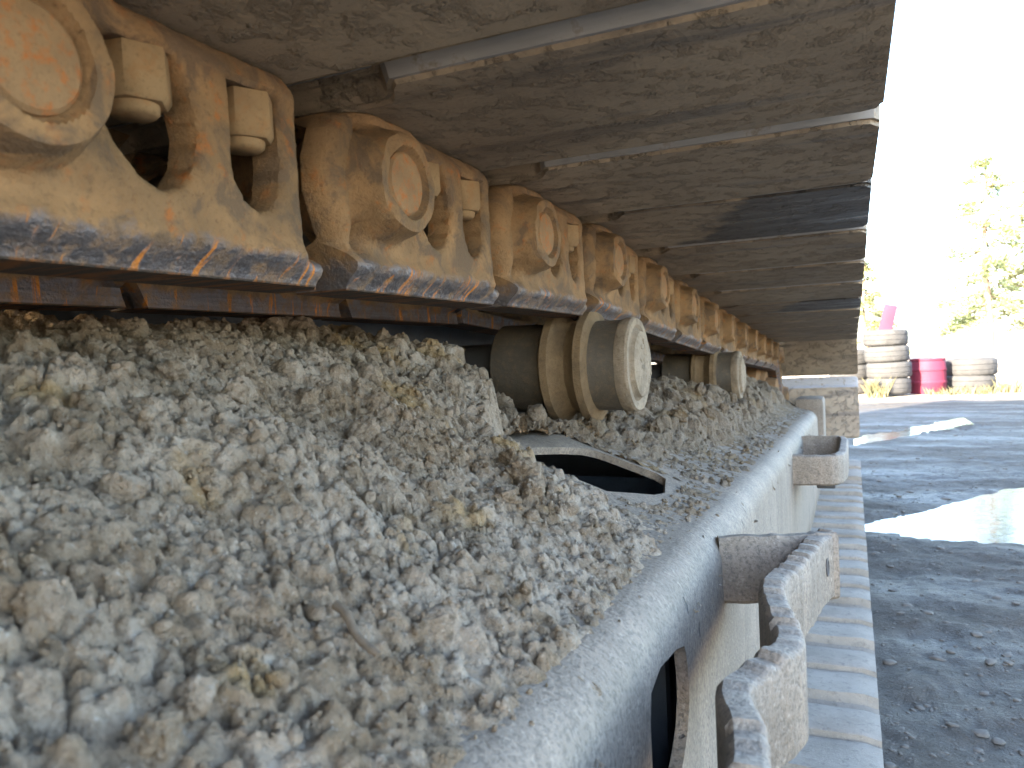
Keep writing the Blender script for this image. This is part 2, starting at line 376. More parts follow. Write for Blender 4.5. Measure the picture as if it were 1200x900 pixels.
# ------------------------------------------------------------------ ground and puddles
def g_base(X, Y):
    z = -.532 - .165 * smooth(1.5, 9.5, Y) - .03 * smooth(.3, 3, X)
    return z
def puddle_mask(X, Y):
    yc = 2.50 + .62 * (X - .03); half = np.clip(.07 + .85 * X, 0, .50) + .05 * fbm(X * 7, Y * 7, 3)
    a = (half - np.abs(Y - yc)) / .10
    a = np.where(X < -.02, -3, a)
    yc2 = 5.15 + 1.75 * X; half2 = .22 + .14 * fbm(X * 3 + 9, Y * 3, 3)
    c = (half2 - np.abs(Y - yc2)) / .10; c = np.where((X < .0) | (X > .8), -3, c)
    return a, c
Wz = -.556; Wz2 = -.612
def g_height(X, Y):
    z = g_base(X, Y)
    near = smooth(14, 7, Y) * smooth(4, 2, np.abs(X - .5)) * smooth(-1.5, -.5, Y)
    lum = .010 * fbm(X * 1.6, Y * 1.6, 3) + .008 * fbm(X * 9, Y * 9, 4, .6) + .0045 * np.abs(fbm(X * 31, Y * 31, 3, .6))
    z = z + lum * near + .06 * fbm(X * .11, Y * .11, 3) * smooth(12, 40, np.hypot(X, Y))
    a, c = puddle_mask(X, Y)
    lowA = Wz + .006 - .016 * np.clip(a, -1, 1.2) + .004 * fbm(X * 24, Y * 24, 3)
    z = np.where(a > -1, np.minimum(z, lowA) * smooth(-1, -.2, a) + z * (1 - smooth(-1, -.2, a)), z)
    lowC = Wz2 + .003 - .010 * np.clip(c, -1, 1.2) + .004 * fbm(X * 20, Y * 20, 3)
    z = np.where(c > -1, lowC * smooth(-1, .2, c) + z * (1 - smooth(-1, .2, c)), z)
    under = smooth(.10, -.02, X) * smooth(-1.6, -1.2, Y) * smooth(3.2, 2.6, Y)      # trodden flat under the tracks
    return z * (1 - under) + np.minimum(z, -.532) * under
gx = np.concatenate([-np.geomspace(3000, .8, 46), np.linspace(-.75, -.05, 18), np.arange(-.03, 1.9, .011), np.geomspace(1.95, 3000, 60)])
gy = np.concatenate([-np.geomspace(3000, .5, 46), np.linspace(-.45, .7, 24), np.arange(.72, 3.6, .011), 3.6 + np.cumsum(np.geomspace(.012, .09, 120)), ])
gy = np.concatenate([gy, np.geomspace(gy[-1] + .12, 3000, 60)])
GX, GY = np.meshgrid(gx, gy); GZ = g_height(GX, GY) + CH
n_, m_ = GX.shape; idx = np.arange(n_ * m_).reshape(n_, m_)
gm = bpy.data.meshes.new('ground')
gm.from_pydata(np.stack([GX, GY, GZ], -1).reshape(-1, 3).tolist(), [], np.stack([idx[:-1, :-1], idx[:-1, 1:], idx[1:, 1:], idx[1:, :-1]], -1).reshape(-1, 4).tolist())
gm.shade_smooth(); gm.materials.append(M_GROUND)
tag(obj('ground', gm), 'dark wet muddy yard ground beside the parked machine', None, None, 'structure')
def puddle(name, x0, x1, y0, y1, which, z, step, label):
    X = np.arange(x0, x1, step); Y = np.arange(y0, y1, step); A, B = np.meshgrid(X, Y); k = puddle_mask(A, B)[which] > -.7
    n2, m2 = A.shape; ii = np.arange(n2 * m2).reshape(n2, m2)
    f = [(ii[i, j], ii[i, j + 1], ii[i + 1, j + 1], ii[i + 1, j]) for i in range(n2 - 1) for j in range(m2 - 1) if k[i, j] and k[i + 1, j + 1] and k[i, j + 1] and k[i + 1, j]]
    used = sorted({q for t in f for q in t}); mp = {q: i for i, q in enumerate(used)}
    P = np.stack([A, B, np.full_like(A, z + CH)], -1).reshape(-1, 3)[used]
    return tag(obj(name, mesh(name, P, [tuple(mp[q] for q in t) for t in f], M_WATER, 180)), label, None, None, 'structure')
puddle('puddle', .0, 1.6, 2.1, 3.9, 0, Wz, .02, 'bright puddle lying across the yard beside the lower track')
puddle('wet_rut', .0, .82, 4.8, 7.0, 1, Wz2, .03, 'thin shiny wet rut farther across the yard')

# ------------------------------------------------------------------ the excavator
XC = -.35                       # chain centre line
EX = empty('excavator', (-1.25, 1.0, 0))
tag(EX, 'crawler excavator, muddy rusty track and track frame filling the view', 'excavator')
E0 = Vector(EX.location)
def part(name, me, X=0, Y=0, Z=0, rot=(0, 0, 0), rel=True):
    """a part of the excavator at a place given relative to the camera height (rel) or to the ground"""
    return obj(name, me, EX, Vector((X, Y, Z + (CH if rel else 0))) - E0, rot)

# --- track link
LOUT = [(-.025, -.060), (-.032, -.046), (-.043, -.028), (-.0510, -.008), (-.0505, .010), (-.044, .026), (-.032, .037), (-.014, .0425),
        (.150, .0425), (.160, .036), (.164, .020), (.165, -.020), (.171, -.042), (.178, -.060)]
W1 = [(.0355, .027), (.072, .027), (.080, .013), (.0835, -.002), (.081, -.015), (.074, -.025), (.063, -.029), (.053, -.025), (.043, -.014), (.0365, -.002)]
W2 = [(.1015, .027), (.1335, .027), (.1335, -.006), (.131, -.019), (.125, -.027), (.117, -.029), (.108, -.025), (.1015, -.015)]
def link_mesh(step, name, sx=1):
    out = resample(LOUT, step); h1 = resample(W1, step * .8); h2 = resample(W2, step * .8)
    pts = [(y, z) for y in np.arange(-.06, .180, step) for z in np.arange(-.06, .0425, step)]
    pts = [p for p in pts if not (.013 < math.hypot(*p) < .041)]
    for r in (.0178, .0192, .0205, .0215, .024, .0275, .030, .0325, .035, .038, .0405):
        k = int(2 * math.pi * r / (step * 1.0)); pts += [(r * math.cos(2 * math.pi * i / k), r * math.sin(2 * math.pi * i / k)) for i in range(k)]
    Q, T = region(out, [h1, h2], pts, step * .45)
    edge_nt = [p for p in LOUT]
    def front(P):
        y, z = P[:, 0], P[:, 1]; r = np.hypot(y, z)
        x = -.042 * smooth(.144, .163, y) * smooth(-.056, -.030, z) - .010 * smooth(.165, .178, y)
        x = x - .004 * smooth(.036, .06, np.abs(y - .06)) * 0
        x = x + .0025 * smooth(-.038, -.047, z)
        x = x - .013 * smooth(-.046, -.060, z)
        dl = dist_poly([LOUT[i] for i in range(0, 8)], P)           # distance to the rounded near end
        lim = np.where(y < .02, dl + .012 * smooth(-.034, -.046, z), 9)
        k = np.clip(1 - lim / .017, 0, 1); x = x - .017 * (1 - np.sqrt(np.clip(1 - k * k, 0, 1)))
        dh = np.minimum(dist_poly(W1, P), dist_poly(W2, P)); k = np.clip(1 - dh / .0022, 0, 1); x = x - .0022 * (1 - np.sqrt(np.clip(1 - k * k, 0, 1)))
        dt = np.where(z > .03, .0425 - z, 9); k = np.clip(1 - dt / .005, 0, 1); x = x - .005 * (1 - np.sqrt(np.clip(1 - k * k, 0, 1)))
        x = x - .006 * smooth(.030, .042, z) * smooth(.03, .06, y)
        x = x - .002 * np.exp(-((z + .037) / .008) ** 2) * smooth(.06, .02, y)
        col = 1 - smooth(.0278, .0345, r + .0012 * fbm(y * 40 + 2, z * 40, 2))                            # raised collar round the pin
        rim = np.clip(1 - np.abs(r - .0285) / .004, 0, 1) * 0
        x = x + (.019 - np.minimum(x, 0) * .8) * col - .0025 * smooth(.026, .030, r) * col
        x = x - .0055 * (1 - smooth(.0188, .0200, r))
        x = x + .0014 * fbm(y * 48, z * 48, 4, .6)
        return np.stack([x * sx, y, z], 1)
    def back(P):
        y, z = P[:, 0], P[:, 1]; x = -.018 - .042 * smooth(.140, .160, y) * smooth(-.050, -.030, z) - .028 * smooth(-.032, -.042, z) - .020 * smooth(.0275, .034, z) - .022 * (1 - smooth(.034, .044, np.hypot(y, z)))
        return np.stack([x * sx, y, z], 1)
    return shell(name, Q, T, front, back, M_LINK, 48)
L_FINE = link_mesh(.0028, 'track_link'); L_IN = link_mesh(.006, 'track_link_inner', -1)
def nut_mesh(name, sx):
    bm = bmesh.new()
    def ring(r, z, n, ph=0): return [bm.verts.new((sx * -.013 + r * math.cos(2 * math.pi * i / n + ph), r * math.sin(2 * math.pi * i / n + ph), z)) for i in range(n)]
    h = .0158
    rs = [ring(h * .97, .0232, 6, .26), ring(h, .0215, 6, .26), ring(h, .0055, 6, .26), ring(h * .86, .0025, 6, .26)]
    for a, b in zip(rs, rs[1:]):
        for k in range(6): bm.faces.new((a[k], a[(k + 1) % 6], b[(k + 1) % 6], b[k]))
    bm.faces.new(rs[0]); bm.faces.new(rs[-1])
    a, b, c = ring(.0100, .0026, 20), ring(.0098, -.0005, 20), ring(.0082, -.0020, 20)
    for p, q in ((a, b), (b, c)):
        for k in range(20): bm.faces.new((p[k], p[(k + 1) % 20], q[(k + 1) % 20], q[k]))
    bm.faces.new(c)
    es = [e for e in bm.edges if len(e.link_faces) == 2 and e.calc_face_angle(0) > .6 and max(v.co.z for v in e.verts) > .004 and min(v.co.z for v in e.verts) < .022]
    bmesh.ops.bevel(bm, geom=es, offset=.0016, segments=2, affect='EDGES')
    return bmesh_mesh(name, bm, M_NUT, 50)
NUT = {1: nut_mesh('bolt_nut', 1), -1: nut_mesh('bolt_nut_inner', -1)}
PIN = {s: lathe('pin', [(s * a, r) for a, r in ((-.02, 0), (-.02, .0186), (.0120, .0186), (.0150, .0180), (.0165, .0164), (.0172, .010), (.0174, 0))], M_PIN, 40) for s in (1, -1)}
BUSHING = lathe('bushing', [(-.046, 0), (-.046, .0285), (-.166, .0285), (-.166, 0)], M_BUSH, 28)
# --- track shoe: plate profile lofted across the track
def shoe_mesh():
    prof = [(-.035, 0), (.160, 0), (.163, .003), (.163, .011), (.152, .012), (.150, .036), (.141, .036), (.138, .013), (.092, .012), (.089, .036), (.079, .036), (.076, .012),
            (.018, .012), (.015, .037), (.004, .037), (-.002, .014), (-.028, .0135), (-.038, .0255), (-.080, .0265), (-.081, .0160), (-.0440, .0145)]
    H = .372; xs = [-H, -H + .004, -H + .012, -.22, -.17, -.136, -.130, -.126, -.122, -.118, 0, .118, .122, .126, .130, .136, .17, .22, H - .012, H - .004, H]
    xs = sorted(set(xs + list(np.linspace(-H + .03, H - .03, 17))))
    V = []; F = []; n = len(prof)
    for x in xs:
        back = (1 - float(smooth(.117, .137, abs(x)))) * .024
        e = float(np.clip((H - abs(x)) / .012, 0, 1)); sh = (1 - math.sqrt(1 - (1 - e) ** 2)) * .010
        for k, (y, z) in enumerate(prof):
            if k == 0: y += back
            if k == len(prof) - 1: y += back * .9; 
            if k in (1, 2, 3): y -= sh
            if k in (0, len(prof) - 1, len(prof) - 2, len(prof) - 3): y += sh
            wob = .0011 * float(fbm(x * 7 + k * .1, y * 20, 3))
            V.append((x, y + wob, z + (wob if k in (0, 1) else 0)))
    for i in range(len(xs) - 1):
        for k in range(n): F.append((i * n + k, i * n + (k + 1) % n, (i + 1) * n + (k + 1) % n, (i + 1) * n + k))
    F.append(tuple(range(n))); F.append(tuple((len(xs) - 1) * n + k for k in range(n)))
    me = mesh('track_shoe', V, F, None, None, True)
    bm = bmesh.new(); bm.from_mesh(me)
    es = [e for e in bm.edges if len(e.link_faces) == 2 and e.calc_face_angle(0) > .5 and all(v.co.z < .02 for v in e.verts) and abs(e.verts[0].co.x - e.verts[1].co.x) > .001]
    bmesh.ops.bevel(bm, geom=es, offset=.0028, segments=2, affect='EDGES')
    bm.to_mesh(me); bm.free(); me.shade_smooth(); me.set_sharp_from_angle(angle=R(40)); me.materials.append(M_SHOE); me.materials.append(M_LIP_LIT)
    for p in me.polygons:
        if p.center.y < -.0345 and p.normal.z < -.1 and p.center.z > .002: p.material_index = 1
    return me
SHOE = shoe_mesh()
def shoe_low_mesh():
    prof = [(-.032, .014), (-.027, .004), (-.010, .001), (.055, -.004), (.060, -.002), (.0620, .006), (.070, .003), (.085, .001), (.160, -.004), (.1655, .009), (.1800, .015), (.1800, .019), (.152, .019), (.150, .036), (.141, .036), (.138, .013), (.092, .012), (.089, .036), (.079, .036), (.076, .012),
            (.018, .012), (.015, .037), (.004, .037), (-.002, .018), (-.032, .018)]
    H = .372; xs = np.linspace(-H, H, 40); V = []; F = []; n = len(prof)
    for x in xs:
        e = float(np.clip((H - abs(x)) / .012, 0, 1)); sh = (1 - e) ** 2 * .004
        for k, (y, z) in enumerate(prof):
            V.append((x, y + .0025 * float(fbm(x * 9, y * 30, 3)) * (0 < k < 9), z + (.0022 * float(fbm(x * 11 + 3, y * 26, 3)) if k < 9 else 0) + (sh if k < 10 else 0)))
    for i in range(len(xs) - 1):
        for k in range(n): F.append((i * n + k, i * n + (k + 1) % n, (i + 1) * n + (k + 1) % n, (i + 1) * n + k))
    F.append(tuple(range(n))); F.append(tuple((len(xs) - 1) * n + k for k in range(n)))
    return mesh('track_shoe_lower', V, F, M_MUDDY, 40, True)
SHOE_LOW = shoe_low_mesh()
# --- the loop the pins follow
PITCH = .2163; Y_ID, R_ID = 2.95, .216; Z_BOT = -.4575; Z_ID = Z_BOT + R_ID
def loop_path(yr):
    rs = (.100 - Z_BOT) / 2; zr = Z_BOT + rs; p = []
    for y in np.arange(.162, .85, .004): p.append((y, .1005 + .002 * math.sin((y - .16) * 4.5)))
    y0, z0 = .85, .1005; y1, z1 = Y_ID + .01, Z_ID + R_ID
    for t in np.linspace(0, 1, 300)[1:]: p.append((y0 + (y1 - y0) * t, z0 + (z1 - z0) * t + .004 * math.sin(math.pi * t) * t - .009 * math.sin(math.pi * t)))
    for a in np.linspace(90, -90, 240)[1:]: p.append((Y_ID + R_ID * math.cos(R(a)), Z_ID + R_ID * math.sin(R(a))))
    for y in np.arange(Y_ID, yr, -.006): p.append((y, Z_BOT + .012 * float(smooth(2.35, 2.8, y))* (1 if y < Y_ID - .02 else 0)))
    for a in np.linspace(-90, -270, 240)[1:]: p.append((yr + rs * math.cos(R(a)), zr + rs * math.sin(R(a))))
    for y in np.arange(yr, .162, .004): p.append((y, .100))
    return p, rs, zr
def walk(p):
    pins = [p[0]]; cur = p[0]
    for i in range(1, len(p)):
        if math.hypot(p[i][0] - cur[0], p[i][1] - cur[1]) >= PITCH: pins.append(p[i]); cur = p[i]
    return pins
best = None
for yr in np.arange(-1.15, -.90, .008):
    p, rs, zr = loop_path(yr); q = walk(p); e = min(abs(math.hypot(q[-1][0] - q[0][0], q[-1][1] - q[0][1]) - PITCH), math.hypot(q[-1][0] - q[0][0], q[-1][1] - q[0][1]))
    if best is None or e < best[0]: best = (e, yr, q, rs, zr)
_, YR, pins, R_SP, Z_SP = best
if math.hypot(pins[-1][0] - pins[0][0], pins[-1][1] - pins[0][1]) < PITCH * .5: pins.pop()
for i, (y, z) in enumerate(pins):
    y2, z2 = pins[(i + 1) % len(pins)]; a = math.atan2(z2 - z, y2 - y); up = abs(a) < 1.2
    for s, X, me in ((1, -.245, L_FINE), (-1, 2 * XC + .245, L_IN)):
        lk = part('track_link', me, X, y, z, (a, 0, 0))
        obj('pin', PIN[s], lk)
        if up or s == 1:
            obj('bolt_nut', NUT[s], lk, (0, .0605, .0035), (0, 0, random.uniform(-.25, .25) if s == 1 else 0))
            obj('bolt_nut', NUT[s], lk, (0, .1190, .003), (0, 0, random.uniform(-.3, .3)))
        if s == 1: obj('bushing', BUSHING, lk)
    rz = random.uniform(-.004, .004)
    n = Vector((0, -math.sin(a), math.cos(a))) * .0428
    low = abs(a) > 2.6 and y > -1
    sh = part('track_shoe', SHOE_LOW if low else SHOE, XC, y + n.y, z + n.z, (a + random.uniform(-.012, .012), 0, rz))
    mt = M_SHOE_OIL if (i in (3, 7) and up) else None
    if mt:
        for k in ((0, 1) if mt is M_MUDDY else (0,)): sh.material_slots[k].link = 'OBJECT'; sh.material_slots[k].material = mt

# --- track frame: folded plate with a clean-out hole in the sloped top and a slot in the side
PROF = [(-.600, -.400), (-.600, -.095), (-.585, -.075), (-.560, -.070), (-.290, -.070), (-.270, -.0745), (-.150, -.1190)]
for k in range(9):
    t = k / 8; PROF.append((-.116 + .026 * math.sin(t * math.pi / 2), -.1285 - .027 * (1 - math.cos(t * math.pi / 2))))
PROF += [(-.090, -.200), (-.090, -.330), (-.093, -.372), (-.105, -.385), (-.135, -.390), (-.560, -.400)]
PR = np.array(PROF); SS = np.concatenate([[0], np.cumsum(np.linalg.norm(np.diff(PR, axis=0), axis=1))])
FSL = -.030
def prof_xz(s): return np.interp(s, SS, PR[:, 0]), np.interp(s, SS, PR[:, 1])
def frame_top(X, d):
    sel = slice(2, 16); return np.interp(X, PR[sel, 0], PR[sel, 1]) + FSL * (d - .5)
def s_of(X, lo=4, hi=16): return float(np.interp(X, PR[lo:hi, 0], SS[lo:hi]))
def s_side(z): return SS[15] + (PR[15, 1] - z)
def frame_build():
    s0, s1 = .0, SS[-1]; d0, d1 = YR + .15, 2.36
    out = resample([(s0, d0), (s1, d0), (s1, d1), (s0, d1)], .06)
    hole = [(s_of(-.264), .632), (s_of(-.261), .650), (s_of(-.242), .712), (s_of(-.232), .724), (s_of(-.174), .729), (s_of(-.164), .721), (s_of(-.152), .662), (s_of(-.156), .640), (s_of(-.182), .590), (s_of(-.25), .588)]
    hole = resample(hole, .008)
    slot = [(s_side(-.158), .352), (s_side(-.166), .425), (s_side(-.178), .434), (s_side(-.211), .434), (s_side(-.232), .405), (s_side(-.240), .372), (s_side(-.235), .350), (s_side(-.185), .342)]
    slot = resample(chaikin(slot, 1), .008)
    sv = []
    for i in range(len(SS) - 1):
        k = max(1, int((SS[i + 1] - SS[i]) / .03)); sv += [SS[i] + (SS[i + 1] - SS[i]) * j / k for j in range(k)]
    pts = [(s, d) for s in sv for d in np.concatenate([np.arange(d0 + .02, .2, .05), np.arange(.2, .9, .018), np.arange(.92, d1 - .01, .04)])]
    Q, T = region(out, [hole, slot], pts, .005)
    def pos(P):
        s, d = P[:, 0], P[:, 1]; X, z = prof_xz(s); X = X + .0022 * fbm(s * 9, d * 5, 3) * (s > SS[6]); z = z + .002 * fbm(s * 8 + 4, d * 6, 3)
        return np.stack([X, d, z + FSL * (d - .5) + CH], 1)
    def inn(P):
        s = P[:, 0]; e = 1e-3; xa, za = prof_xz(s - .012); xb, zb = prof_xz(s + .012); t = np.stack([xb - xa, zb - za], 1); t /= np.linalg.norm(t, axis=1)[:, None] + 1e-9
        p = pos(P); p[:, 0] -= t[:, 1] * -.007; p[:, 2] -= t[:, 0] * .007
        return p
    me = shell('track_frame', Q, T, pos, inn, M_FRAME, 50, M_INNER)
    me.transform(Matrix.Translation(-Vector((-.35, .7, 0))))
    return obj('track_frame', me, EX, Vector((-.35, .7, 0)) - E0)
FR = frame_build(); F0 = Vector((-.35, .7, 0))
def fpart(name, me): me.transform(Matrix.Translation(-F0)); return obj(name, me, FR)
# inner ribs so that the openings look into a hollow box, not through it
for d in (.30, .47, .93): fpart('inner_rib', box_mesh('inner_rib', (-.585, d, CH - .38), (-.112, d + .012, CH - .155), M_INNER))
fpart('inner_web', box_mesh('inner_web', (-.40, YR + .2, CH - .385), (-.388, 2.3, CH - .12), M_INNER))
# idler guard plates at the far end
fpart('guard_plate', box_mesh('guard_plate', (-.150, 2.30, CH - .330), (-.073, 2.42, CH - .150), M_FRAME, .012))
fpart('guard_plate', box_mesh('guard_plate', (-.60, 2.30, CH - .330), (-.50, 2.42, CH - .150), M_FRAME, .012))
# --- bent straps welded to the side of the frame
def strap(name, path, th, z0, z1, tooth=0.0, slope=0.0, holes=()):
    P = [np.array(p, float) for p in path]
    for _ in range(2):
        q = [P[0]]
        for a, b in zip(P, P[1:]): q += [.75 * a + .25 * b, .25 * a + .75 * b]
        P = q + [P[-1]]
    L = [0]
    for a, b in zip(P, P[1:]): L.append(L[-1] + np.linalg.norm(b - a))
    n = int(L[-1] / .0032); S = np.linspace(0, L[-1], n); A = np.stack([np.interp(S, L, [p[k] for p in P]) for k in (0, 1)], 1)
    T = np.gradient(A, axis=0); T /= np.linalg.norm(T, axis=1)[:, None]; N = np.stack([-T[:, 1], T[:, 0]], 1)
    V = []; F = []
    for i in range(n):
        d = A[i, 1]; e = 0
        if tooth: q_ = S[i] / .017 + .55 * float(perlin(S[i] * 45, 9.2)); e = (0 if S[i] < .088 else 1) * tooth * ((q_ % 1.0) ** 1.6 - .5) * (.9 + 1.0 * float(perlin(S[i] * 60, 3.3))) + .0016 * float(fbm(S[i] * 90, 1.7, 3))
        zt = z1 + slope * (d - A[0, 1]) + e; zb = z0 + slope * (d - A[0, 1]) + .0012 * float(fbm(S[i] * 50, 8.1, 3))
        o = A[i]; inn = A[i] - N[i] * th; r = .003; zm = (zt + zb) / 2
        w_ = .0009 * float(fbm(S[i] * 70, 5, 3)); o = o + N[i] * w_; o1 = A[i] - N[i] * r; i1 = A[i] - N[i] * (th - r)
        for (p, z) in ((o, zm), (o, zt - r), (o - N[i] * r * .35, zt - r * .35), (o1, zt), (i1, zt + .0006), (inn, zt - r), (inn, zm), (inn, zb + r), (i1, zb), (o1, zb), (o, zb + r)): V.append((p[0], p[1], z + CH))
    k = 11
    for i in range(n - 1):
        for j in range(k): F.append((i * k + j, i * k + (j + 1) % k, (i + 1) * k + (j + 1) % k, (i + 1) * k + j))
    F.append(tuple(range(k))); F.append(tuple((n - 1) * k + j for j in range(k)))
    return fpart(name, mesh(name, V, F, M_FRAME, 42, True))
P1 = [(-.096, .585), (-.060, .594), (-.030, .610), (-.0125, .622), (-.0140, .606), (-.0212, .588), (-.0306, .514), (-.0410, .473), (-.0326, .429), (-.0225, .388), (-.0250, .366), (-.0335, .347), (-.0430, .323), (-.0334, .298), (-.0283, .268), (-.026, .240), (-.035, .215), (-.065, .208), (-.096, .206)]
st1 = strap('side_step', P1, .0150, -.188, -.139, .0028); st1['label'] = 'wavy bent step strap with a notched top edge'
P2 = [(-.096, 1.590), (-.060, 1.592), (-.020, 1.588), (-.0085, 1.560), (-.0095, 1.470), (-.010, 1.360), (-.020, 1.305), (-.050, 1.298), (-.096, 1.298)]
st2 = strap('side_step', P2, .0145, -.224, -.176, 0.0012); st2['label'] = 'plain looped step strap by the far end'
# bolt holes in the wavy step: discs coloured black to give the shade inside
def socket(y, z, r):
    me = lathe('bolt_hole', [(-.006, 0), (-.006, r * .8), (.0012, r), (.0016, r * 1.15), (.0002, r * 1.25)], M_FRAME, 20)
    return me
def step_x(d): return float(np.interp(d, [.24, .268, .298, .323, .347, .367, .39, .429, .472, .514, .588, .606], [-.026, -.0283, -.0334, -.0368, -.0328, -.0275, -.0268, -.0324, -.0358, -.0306, -.0215, -.0160]))
for d, z in ((.588, -.160), (.384, -.168)):
    t = math.atan2(step_x(d + .01) - step_x(d - .01), .02)
    o = obj('bolt_hole', lathe('bolt_hole', [(-.003, 0), (-.003, .0040), (.0006, .0042), (.0010, .0034), (.0002, .0028), (-.0002, 0)], M_BLACKISH, 20), FR, Vector((step_x(d) + .0016, d, z + CH)) - F0, (0, 0, -t), (1, .8, 1.6))
fpart('hose_clip', box_mesh('hose_clip', (-.060, 1.40, CH - .246), (-.030, 1.43, CH - .226), M_BLACKISH, .003))

# --- carrier rollers, lying across the track under the upper run
def roller(Y, Z):
    X0 = -.200
    body = lathe('carrier_roller', [(-.020, 0), (-.020, .0485), (-.052, .0490), (-.058, .0515), (-.095, .0480), (-.160, .0500), (-.162, .048), (-.162, 0)], M_DRUM, 72)
    r = part('carrier_roller', body, X0, Y, Z)
    obj('end_cap', lathe('end_cap', [(-.022, 0), (-.022, .0490), (-.018, .0505), (-.010, .0505), (-.0075, .0490), (-.0075, .0425), (-.010, .0395), (-.0075, .0365), (-.0035, .0350), (-.0015, .030), (-.0005, .018), (0, 0)], M_CAP, 72, wob=lambda a, t: .012 * math.sin(3 * a + t * 90) * math.sin(5 * a + 1)), r)
    obj('flange', lathe('flange', [(-.050, .046), (-.0515, .0570), (-.054, .0605), (-.062, .0610), (-.066, .0575), (-.070, .053), (-.076, .050), (-.076, .046)], M_FLANGE, 72, wob=lambda a, t: .010 * math.sin(5 * a + 1) * math.sin(3 * a) + .006 * math.sin(17 * a)), r)
    obj('flange', lathe('flange', [(-.074, .046), (-.075, .0500), (-.082, .0525), (-.088, .0570), (-.091, .0608), (-.099, .0612), (-.102, .057), (-.103, .046)], M_FLANGE, 72), r)
    obj('shaft', lathe('shaft', [(-.158, 0), (-.158, .030), (-.230, .030), (-.230, 0)], M_BLACKISH, 32), r)
    me = box_mesh('support', (-.236, -.045, -.062 - .04), (-.205, .045, .028), M_FLANGE, .008); obj('support', me, r)
    bm = bmesh.new(); r2 = random.Random(int(Y * 100))
    for k in range(22):                                             # rough casting marks on the cap face
        a = r2.uniform(0, 6.28); q = r2.uniform(.004, .026)
        mtx = Matrix.Translation((-.0012, q * math.cos(a), q * math.sin(a))) @ Matrix.Rotation(r2.uniform(0, 6), 4, 'X') @ Matrix.Diagonal((.0016, r2.uniform(.002, .007), r2.uniform(.0015, .003), 1))
        bmesh.ops.create_icosphere(bm, subdivisions=2, radius=1, matrix=mtx)
    cm = obj('casting_marks', bmesh_mesh('casting_marks', bm, M_CAP, 180), r); cm['kind'] = 'stuff'
    return r
roller(.807, -.0125); roller(1.635, -.0565)
# --- idler and sprocket
idl = part('idler', lathe('idler', [(-.25, .05), (-.25, .125), (-.285, .13), (-.285, R_ID - .065), (-.300, R_ID - .058), (-.310, R_ID - .035), (-.390, R_ID - .035), (-.400, R_ID - .058), (-.415, R_ID - .065), (-.415, .13), (-.45, .125), (-.45, .05), (-.25, .05)], M_PIN, 64), 0, Y_ID, Z_ID)
def sprocket():
    v = []; n = 21; bm = bmesh.new(); rings = []
    for x in (-.322, -.378):
        rg = []
        for i in range(n * 6):
            a = 2 * math.pi * i / (n * 6); rg.append(bm.verts.new((x, (R_SP - .03 + .026 * math.sin(a * n)) * math.cos(a), (R_SP - .03 + .026 * math.sin(a * n)) * math.sin(a))))
        rings.append(rg)
    k = n * 6
    for i in range(k): bm.faces.new((rings[0][i], rings[0][(i + 1) % k], rings[1][(i + 1) % k], rings[1][i]))
    bm.faces.new(rings[0]); bm.faces.new(rings[1]); return bmesh_mesh('sprocket', bm, M_BLACKISH, 40)
part('sprocket', sprocket(), 0, YR, Z_SP)
part('final_drive', lathe('final_drive', [(-.12, 0), (-.12, .12), (-.2, .17), (-.32, .19), (-.62, .19), (-.62, 0)], M_FRAME, 40), 0, YR, Z_SP)
for y in np.linspace(-.55, 2.25, 8):
    part('track_roller', lathe('track_roller', [(-.22, 0), (-.22, .075), (-.30, .075), (-.30, .09), (-.315, .09), (-.315, .06), (-.385, .06), (-.385, .09), (-.40, .09), (-.40, .075), (-.48, .075), (-.48, 0)], M_DRUM, 24), 0, float(y), Z_BOT + .06 + .075)
# --- the rest of the machine above and behind the track (out of frame, it shades the yard)
XM = -1.42
part('car_body', box_mesh('car_body', (-2.2, .05, .42), (-.60, 1.75, .80), M_INNER, .05), 0, 0, 0, rel=False)
part('slew_ring', lathe('slew_ring', [(.78, 0), (.78, .62), (.98, .62), (.98, 0)], M_BLACKISH, 48, 'z'), XM, .9, 0, rel=False)
part('house', box_mesh('house', (-2.80, -2.1, .98), (-.02, 2.15, 2.25), M_PAINT, .08), 0, 0, 0, rel=False)
part('engine_hood', box_mesh('engine_hood', (-2.70, -2.0, 2.24), (-.12, .4, 2.75), M_PAINT, .10), 0, 0, 0, rel=False)
part('counterweight', box_mesh('counterweight', (-2.78, -2.75, 1.0), (-.04, -2.09, 2.45), M_BLACKISH, .15, 3), 0, 0, 0, rel=False)
cab = part('cab', box_mesh('cab', (-2.75, .6, 2.2), (-1.72, 2.7, 3.35), M_PAINT, .09), 0, 0, 0, rel=False)
obj('cab_window', box_mesh('cab_window', (-2.766, .8, 2.35), (-2.735, 2.5, 3.05), M_GLASS, .01), cab); obj('cab_window', box_mesh('cab_window', (-2.6, 2.69, 2.35), (-1.85, 2.714, 3.05), M_GLASS, .01), cab)
def boom():
    bm = bmesh.new(); path = [(1.6, 2.0, .32), (2.6, 3.3, .42), (3.8, 4.35, .46), (5.2, 4.5, .40), (7.2, 3.6, .28)]; rings = []
    for i, (y, z, h) in enumerate(path):
        rings.append([bm.verts.new(p) for p in ((-.26, y, z - h), (.26, y, z - h), (.26, y, z + h), (-.26, y, z + h))])
    for a, b in zip(rings, rings[1:]):
        for k in range(4): bm.faces.new((a[k], a[(k + 1) % 4], b[(k + 1) % 4], b[k]))
    bm.faces.new(rings[0]); bm.faces.new(rings[-1]); return bmesh_mesh('boom', bm, M_PAINT, 20)
part('boom', boom(), XM + .1, 0, 0, rel=False)
part('engine_cover', box_mesh('engine_cover', (-1.30, .35, 2.24), (-.10, 2.12, 3.10), M_PAINT, .08), 0, 0, 0, rel=False)
